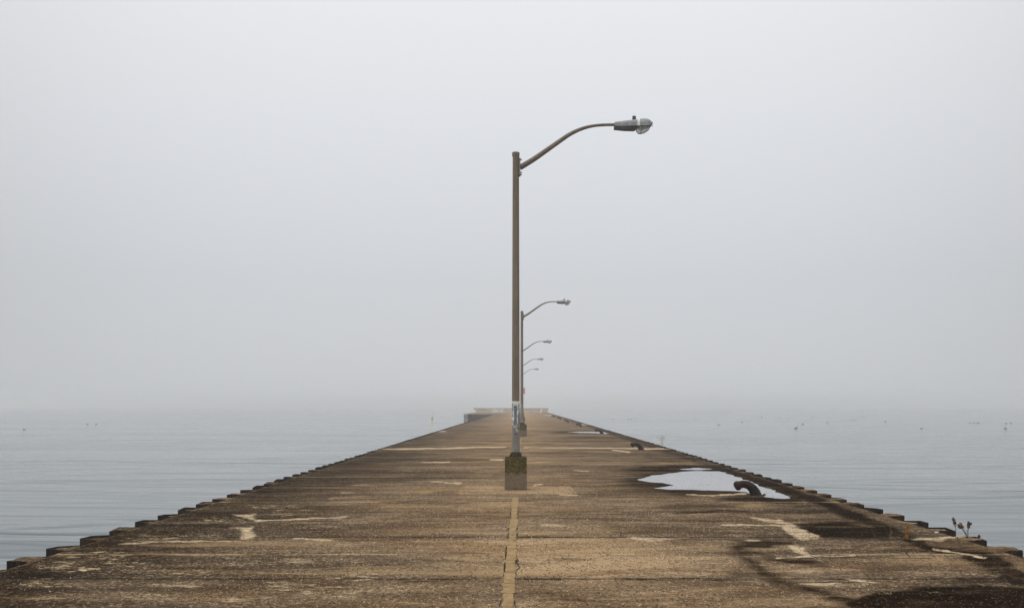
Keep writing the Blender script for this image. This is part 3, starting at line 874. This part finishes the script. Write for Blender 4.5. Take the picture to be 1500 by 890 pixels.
for j in range(NZ):
    for k in range(12):
        z = (j+0.5)/NZ
        nn = mnoise.fractal(Vector((k*0.35, j*0.13, 5.0)), 0.8, 2.0, 4)
        edge = abs(k-5.5)/6
        keep = (nn + z*1.2 - 0.28 - 0.25*edge) > 0.0
        if z > 0.93: keep = True
        if keep: bm.faces.new((cols[j][k], cols[j][k+1], cols[j+1][k+1], cols[j+1][k]))
for v in [v for v in bm.verts if not v.link_faces]: bm.verts.remove(v)
st = obj('torn_sticker', bm, mat_sticker(), lamp)
st['label'] = 'torn white and blue paper remains wrapped round the pole'

# signal post with red panel beyond the last lamp
sp = empty('sign_post', (0.13, 195, 0), 'slim pale post with a faded red panel beyond the last lamp', 'sign')
M_pp = mat_simple('pale_post', (0.42, 0.42, 0.41), (0.55, 0.55, 0.53), 0.6)
bm = bmesh.new(); add_tube(bm, [(0, 0, 0), (0, 0, 3.2), (0, 0, 6.8)], [0.075, 0.065, 0.05], 10); obj('post', bm, M_pp, sp)
bm = bmesh.new(); add_box(bm, (0.05, -0.09, 4.42), (0.72, 0.03, 1.15), bevel=0.008)
pn_ = obj('sign_panel', bm, mat_simple('faded_red', (0.55, 0.12, 0.10), (0.66, 0.20, 0.17), 0.6), sp)
bm = bmesh.new(); add_box(bm, (0.05, -0.055, 4.75), (0.30, 0.035, 0.05)); obj('bracket', bm, M_iron, pn_)
bm = bmesh.new(); add_box(bm, (0.05, -0.055, 4.1), (0.30, 0.035, 0.05)); obj('bracket', bm, M_iron, pn_)

# ------------------------------------------------------------------ mooring bollards
def mat_boll():
    t = NT('rusty_cast_iron')
    n = t.noise(t.mapping(), 9.0, 5, 0.7); n2 = t.noise(t.mapping(), 60, 3, 0.6)
    c = t.mix(t.step(n, 0.38, 0.62), (0.008, 0.006, 0.005), (0.035, 0.017, 0.011))
    c = t.mix(t.step(n2, 0.6, 0.72, 0, 0.5), c, (0.13, 0.085, 0.06))
    t.base(c); t.rough(0.55); t.b.inputs['Metallic'].default_value = 0.25; t.bump(t.math('ADD', n, n2), 0.6, 0.008); return t.m
M_boll = mat_boll()
def boll_proto():
    root = empty('bollard', (0, 0, 0), 'x', 'bollard')
    c = [(0.02, 0, -0.03), (0.012, 0, 0.03), (-0.005, 0, 0.085), (-0.04, 0, 0.14), (-0.09, 0, 0.188), (-0.15, 0, 0.217), (-0.21, 0, 0.226), (-0.265, 0, 0.218), (-0.30, 0, 0.203)]
    r = [0.104, 0.097, 0.086, 0.077, 0.070, 0.065, 0.062, 0.061, 0.062]
    c = [(x_*1.14, y_, z_) for x_, y_, z_ in c]; r = [q*1.13 for q in r]
    bm = bmesh.new(); add_tube(bm, c, r, 20); obj('horn', bm, M_boll, root, smooth=True)
    bm = bmesh.new()
    add_tube(bm, [(-0.310, 0, 0.216), (-0.320, 0, 0.212), (-0.355, 0, 0.195), (-0.385, 0, 0.181), (-0.396, 0, 0.176)], [0.062, 0.086, 0.092, 0.078, 0.040], 20)
    obj('end_knob', bm, M_boll, root, smooth=True)
    bm = bmesh.new(); add_cyl(bm, (0.02, 0, -0.005), 0.15, 0.022, 24, r2=0.125); obj('base_flange', bm, M_iron, root)
    return root
bo = boll_proto()
bs = [(4.36, 19.2, 1.0, 'nearest curved iron bollard standing at the edge of the large puddle'),
      (4.50, 38.9, 1.0, 'second curved iron bollard, just past the pale cross joint'),
      (4.70, 60.7, 1.0, 'third curved iron bollard, at the end of the distant thin puddle'),
      (4.57, 79.7, 1.0, 'fourth curved iron bollard along the edge, small and dark'),
      (4.47, 100.0, 1.0, 'fifth curved iron bollard along the edge, tiny'),
      (4.42, 118.6, 1.0, 'sixth curved iron bollard, greyed by fog'),
      (4.40, 141.0, 1.0, 'farthest curved iron bollard near the end parapet')]
for i, (x, y, s, lab) in enumerate(bs):
    o = bo if i == 0 else copy_tree(bo)
    o.location = (x, y, 0.0); o.rotation_euler = (0, 0, R(13 + (0, 4, -3, 6, 2, -4, 3)[i]))
    tag(o, lab, 'bollard', 'curved iron mooring bollards along the edge')

# ------------------------------------------------------------------ weeds, stump, litter
M_stalk = mat_simple('dry_stalk', (0.10, 0.065, 0.04), (0.20, 0.14, 0.085), 0.9, 12)
M_seed = mat_simple('dry_seed', (0.07, 0.035, 0.022), (0.16, 0.09, 0.055), 0.95, 25)
M_straw = mat_simple('pale_straw', (0.33, 0.27, 0.17), (0.45, 0.38, 0.26), 0.9, 12)
def weed(loc, stems, label, mats=(None, None), group='dead weeds on the deck edge', seed=1):
    r = random.Random(seed)
    root = empty('dead_weed', loc, label, 'weed', group)
    bm = bmesh.new()
    for (dx, dy, h, lean, nh) in stems:
        sb = bmesh.new()
        p = [(dx*0.3+lean*h*f*f+r.uniform(-.004, .004), dy*0.3+r.uniform(-.004, .004), h*f-0.005) for f in (0, .25, .5, .75, 1)]
        add_tube(bm, p, [.0045, .004, .0035, .003, .002], 5)
        top = Vector(p[-1]); pre = Vector(p[-2])
        for k in range(nh):
            f = r.random()
            q = top.lerp(pre, f*1.1) + Vector((r.uniform(-.013, .013), r.uniform(-.012, .012), r.uniform(-.006, .014)))
            s = r.uniform(.007, .015)
            add_ball(sb, q, (s*r.uniform(.7, 1.2), s, s*r.uniform(.8, 1.7)), 1)
            if True: add_tube(sb, [tuple(top), tuple(top.lerp(pre, f*1.1)), tuple(q)], [.003, .0022, .0016], 4)
        if len(sb.verts): obj('seed_head', sb, mats[1] or M_seed, root)
        else: sb.free()
        for k in range(3):
            f = r.uniform(.15, .7); b = Vector((dx*0.3+lean*h*f*f, dy*.3, h*f))
            e_ = b + Vector((r.choice((-1, 1))*r.uniform(.012, .03), r.uniform(-.02, .02), r.uniform(-.005, .03)))
            add_tube(bm, [tuple(b), tuple(b.lerp(e_, .5)+Vector((0, 0, .004))), tuple(e_)], [.003, .004, .001], 4)
    obj('stems', bm, mats[0] or M_stalk, root)
    return root
weed((5.50, 12.98, 0.0), [(0, 0, .275, -.10, 26)], 'single dry brown weed spike on the deck edge', seed=3)
weed((5.66, 13.02, 0.0), [(0, 0, .20, .16, 18), (0.03, 0, .215, .02, 16), (-0.03, 0, .20, -.42, 16), (-.02, .03, .185, -.62, 14)],
     'forked dry weed with several brown seed heads beside the single spike', seed=5)
weed((5.86, 42.8, 0.0), [(0, 0, .46, .02, 10), (.06, 0, .40, .2, 8), (-.05, 0, .36, -.25, 8), (0, .05, .44, -.12, 8), (-.1, 0, .42, -.5, 6)],
     'thin pale dry weed rising from the far deck edge', (M_straw, M_straw), seed=8)
weed((4.72, 13.12, 0.0), [(0, 0, .17, -.02, 0), (.02, 0, .10, .2, 0)], 'thin bare stalk beside the rusty peg', seed=9)
weed((4.46, 18.95, 0.0), [(0, 0, .06, .3, 5), (.02, 0, .05, .6, 4), (-.03, 0, .045, .1, 3)], 'tiny sprig growing at the foot of the nearest bollard', seed=12)
weed((5.79, 13.0, 0.0), [(0, 0, .05, .2, 3), (.01, 0, .035, -.2, 2)], 'tiny dry sprig at the outer corner next to the forked weed', seed=14)
# rusty peg
M_peg = mat_simple('orange_rust', (0.12, 0.05, 0.016), (0.36, 0.17, 0.04), 0.9, 18)
pr = empty('rusty_peg', (4.87, 12.94, 0), 'short orange rusty steel angle peg standing in a deck joint', 'peg')
bm = bmesh.new()
add_box(bm, (0, 0, 0.095), (0.030, 0.006, 0.20), rot=(R(4), 'Y')); add_box(bm, (-0.014, 0.014, 0.09), (0.006, 0.028, 0.19), rot=(R(4), 'Y'))
obj('angle_bar', bm, M_peg, pr)
bm = bmesh.new()
for k in range(9): add_ball(bm, (rng.uniform(-.05, .03), rng.uniform(-.03, .03), 0.006), (rng.uniform(.01, .025), rng.uniform(.01, .02), .009), 1)
obj('rust_clump', bm, M_iron, pr)
# small shiny bit by the edge tooth
bm = bmesh.new(); add_ball(bm, (0, 0, 0.014), (.030, .022, .016), 2); add_ball(bm, (0.02, .004, 0.02), (.014, .014, .014), 1)
tag(obj('pebble', bm, mat_simple('pale_stone', (.35, .36, .38), (.5, .5, .52), .4), loc=(5.48, 13.55, 0.0)), 'small pale grey stone lying near the deck edge before the weeds', 'stone')

# leaf and straw litter: nobody could count it
def mat_litter():
    t = NT('dry_litter')
    a_ = t.attr('shade', 'Fac')
    r_ = t.n.new('ShaderNodeValToRGB'); ce = r_.color_ramp.elements
    ce[0].position = 0; ce[0].color = (.035, .02, .012, 1); ce[1].position = 1; ce[1].color = (.55, .44, .27, 1)
    for p, c in ((.3, (.10, .055, .025)), (.55, (.24, .15, .065)), (.75, (.40, .30, .16))):
        e_ = ce.new(p); e_.color = (*c, 1)
    t.link(a_, r_.inputs[0]); t.base(r_.outputs[0]); t.rough(0.9); return t.m
LV, LF, LS = [], [], []
def chip(x, y, L, w, ang, shade, z=0.006, tilt=0.3):
    b = len(LV); c, s = math.cos(ang), math.sin(ang)
    hz = rng.uniform(0, tilt)*w
    for (a_, b_, dz) in ((-L/2, -w*.25, 0), (0, -w/2, hz), (L/2, 0, 0.3*hz), (0.05*L, w/2, hz*1.2)):
        LV.append((x+a_*c-b_*s, y+a_*s+b_*c, z+dz))
    LF.append((b, b+1, b+2, b+3)); LS.extend([shade]*4)
def scatter(cu, cv, ru, rv, n, pshade=None, size=1.0):
    for _ in range(n):
        a_ = rng.uniform(0, 6.283); rr_ = abs(rng.gauss(0, 0.5))
        u = cu+ru*rr_*math.cos(a_); v = cv+rv*rr_*math.sin(a_)
        x, y = P(u, max(v, 606))
        if x < XL+0.03 or x > XR-0.03: continue
        sh = rng.uniform(0.0, 1.0)**0.8 if pshade is None else rng.choice(pshade)
        if rng.random() < 0.55: chip(x, y, rng.uniform(.02, .06)*size, rng.uniform(.003, .007)*size, rng.uniform(-1, 1)*1.6, 0.55+0.45*sh)
        else: chip(x, y, rng.uniform(.010, .03)*size, rng.uniform(.007, .018)*size, rng.uniform(0, 6.28), sh, tilt=0.8)
for (u, v, ru, rv) in LITTER:
    d = HF/(v-VY)
    area = (ru*d/1500)*(rv*HF/(v-VY)**2)*3.14
    scatter(u, v, ru, rv, int(min(620, 110*area+60)))
for _ in range(5200):                           # thin spread, denser to the left
    y = 8 + 34*rng.random()**1.6
    x = -5.3 + 7.5*rng.random()**2.4
    if rng.random() < 0.15: x = rng.uniform(-5.2, 5.4)
    chip(x, y, rng.uniform(.012, .05), rng.uniform(.003, .007), rng.uniform(-1.6, 1.6), rng.uniform(.45, 1.0))
for (u, v, ru, rv, n_) in [(1105,727,16,1.6,120),(1092,726,10,1.2,60),(1310,788,26,2.2,160),(1403,789,8,1.5,50),(1428,787.5,12,1.5,70),(1300,869,12,3,26),(1372,868,14,2,16),
                        (1010,716,26,1.4,10),(1037,710,22,1.2,12),(1025,710,10,1,6),(580,791,10,1.5,16),(838,820,7,1.5,16),(925,711,3,1,3),(1195,786,5,3,14),(1165,796,6,2,14),
                        (868,623,8,.6,6),(760,746,40,14,20),(756,790,12,20,20),(1460,838,20,10,24),(1350,810,80,12,40)]:
    scatter(u, v, ru, rv, n_, (0.05, 0.15, 0.3, 0.45, 0.6), 1.1)
me = bpy.data.meshes.new('leaf_litter'); me.from_pydata(LV, [], LF); me.update()
la = me.attributes.new('shade', 'FLOAT', 'POINT'); la.data.foreach_set('value', np.array(LS, dtype=np.float32))
me.materials.append(mat_litter())
lo = bpy.data.objects.new('leaf_litter', me); C.objects.link(lo)
tag(lo, 'dry straw and leaf crumbs scattered over the deck', kind='stuff')

# loose aggregate standing proud of the worn surface
NG = 90000
gy = 7.6 + 22*nrs.rand(NG)**1.5
gx = nrs.uniform(XL+0.02, XR-0.02, NG)
gw, gp, gl, gt = masks(gx, gy)
keep = (nrs.rand(NG) < 0.35+0.65*np.clip(gt*1.3, 0, 1)) & (gw < 1.01)
gx, gy, gw, gt = gx[keep], gy[keep], gw[keep], gt[keep]; NG = len(gx)
sz = 0.0035 + 0.0065*nrs.rand(NG)**2.2
sh = np.clip(nrs.rand(NG)**1.3*(0.35+0.75*gt), 0, 1)*(1-0.75*gw)
ang = nrs.rand(NG)*6.283
base = []
for k in range(4):
    r_ = sz*nrs.uniform(0.8, 1.6, NG)
    base.append(np.stack([gx+r_*np.cos(ang+k*1.571), gy+r_*np.sin(ang+k*1.571), np.full(NG, -0.001)], 1))
topv = np.stack([gx+sz*nrs.uniform(-.4, .4, NG), gy+sz*nrs.uniform(-.4, .4, NG), sz*nrs.uniform(0.7, 1.3, NG)], 1)
GV = np.stack(base+[topv], 1).reshape(-1, 3).astype(np.float32)
b0 = (np.arange(NG)*5)[:, None, None]
GF = (b0 + np.array([[0, 1, 4], [1, 2, 4], [2, 3, 4], [3, 0, 4]])[None]).reshape(-1, 3).astype(np.int32)
me = bpy.data.meshes.new('loose_grit')
me.vertices.add(len(GV)); me.vertices.foreach_set('co', GV.ravel())
me.loops.add(GF.size); me.loops.foreach_set('vertex_index', GF.ravel())
me.polygons.add(len(GF)); me.polygons.foreach_set('loop_start', np.arange(0, GF.size, 3, dtype=np.int32))
me.update(calc_edges=True)
ga = me.attributes.new('shade', 'FLOAT', 'POINT'); ga.data.foreach_set('value', np.repeat(sh, 5).astype(np.float32))
def mat_grit():
    t = NT('grit_stone')
    r_ = t.n.new('ShaderNodeValToRGB'); ce = r_.color_ramp.elements
    ce[0].position = 0; ce[0].color = (.03, .021, .013, 1); ce[1].position = 1; ce[1].color = (.60, .46, .30, 1)
    for p, c in ((.3, (.12, .080, .048)), (.6, (.31, .218, .13))):
        e_ = ce.new(p); e_.color = (*c, 1)
    t.link(t.attr('shade', 'Fac'), r_.inputs[0]); t.base(r_.outputs[0]); t.rough(0.95); t.b.inputs['Specular IOR Level'].default_value = 0.0; return t.m
me.materials.append(mat_grit())
go = bpy.data.objects.new('loose_grit', me); C.objects.link(go)
tag(go, 'loose sandy grit and worn aggregate on the pier deck', kind='stuff')

# ------------------------------------------------------------------ birds and buoy on the water
M_bird = mat_simple('dark_feathers', (0.022, 0.02, 0.018), (0.06, 0.055, 0.05), 0.8, 6)
def bird_mesh(name='duck', neck=0.13):
    bm = bmesh.new()
    prof = [(-0.30, .075, .012), (-0.25, .065, .035), (-0.16, .05, .075), (-0.04, .045, .098), (0.08, .05, .092), (0.16, .075, .068), (0.195, .11, .042),
            (0.20, .11+neck*.5, .032), (0.205, .10+neck*.95, .034), (0.222, .115+neck, .040), (0.255, .112+neck, .032), (0.29, .10+neck, .014), (0.325, .092+neck, .008)]
    add_tube(bm, [(a_, 0, b_) for a_, b_, c_ in prof], [c_ for a_, b_, c_ in prof], 10)
    me = bpy.data.meshes.new(name); bm.to_mesh(me); bm.free()
    me.polygons.foreach_set('use_smooth', [True]*len(me.polygons)); me.materials.append(M_bird); return me
duck_me = bird_mesh()
gull_me = bird_mesh(neck=0.2)
def bird(u, v, s=1.0, rz=0, label=None, me=duck_me):
    d = 1500*(CAM_H-WATER_Z)/(v-VY)
    o = bpy.data.objects.new('duck', me); C.objects.link(o)
    o.location = ((u-VX)*d/1500, d, WATER_Z-0.01); o.scale = (s, s, s); o.rotation_euler = (0, 0, R(rz))
    o.scale = (s*.85, s*.85, s*.85)
    tag(o, label or 'tiny dark waterbird floating far out on the misty water on the bollard side', 'duck', 'waterbirds floating on the lake')
bird(1166, 627, 1.15, 10, 'largest dark waterbird on the lake, neck raised, right of the pier', gull_me)
bird(1053, 622, 1.0, 170, 'dark waterbird nearest the pier edge on the bollard side')
bird(1473, 627.4, 1.0, 185, 'dark waterbird at the far right end of the lake view')
bird(1350, 627.2, 0.8, 0, 'small dark waterbird floating right of the largest one')
bird(35.5, 629, 0.9, 180, 'lone dark waterbird at the far left of the lake')
bird(128, 621, .9, 0, 'left bird of a distant pair on the left water')
bird(141, 621, .9, 180, 'right bird of a distant pair on the left water')
for (u, v) in [(1421,619.4),(1427,619.6),(1433,619.2),(1297,617),(1176,620.6),(1212,618.6),(1087,618),(1018,613),(1110,611),(1116,611),(1142,612),(1156,612),(1191,611),(1201,611),
               (1247,614.6),(1252,615),(1256,611),(1266,611),(1474,620),(1481,619.6),(888,611),(898,614),(920,613.6),(930,612.4),(925,613.8)]:
    bird(u, v, rng.uniform(.8, 1.1), rng.choice((0, 180, 20, 160)))
d = 1500*3.5/20.5
bu = empty('buoy', ((633-VX)*d/1500, d, WATER_Z), 'faint yellow buoy floating in the fog beside the far pier', 'buoy')
M_yel = mat_simple('buoy_yellow', (0.50, 0.36, 0.14), (0.58, 0.44, 0.2), 0.5)
bm = bmesh.new(); add_cyl(bm, (0, 0, -0.3), 0.34, 0.75, 16, r2=0.30); add_cyl(bm, (0, 0, 0.45), 0.30, 0.15, 16, r2=0.10); obj('float_body', bm, M_yel, bu)
bm = bmesh.new(); add_cyl(bm, (0, 0, 0.6), 0.07, 0.6, 10); add_cyl(bm, (0, 0, 1.2), 0.13, 0.14, 10, r2=.05); obj('mast', bm, M_yel, bu)
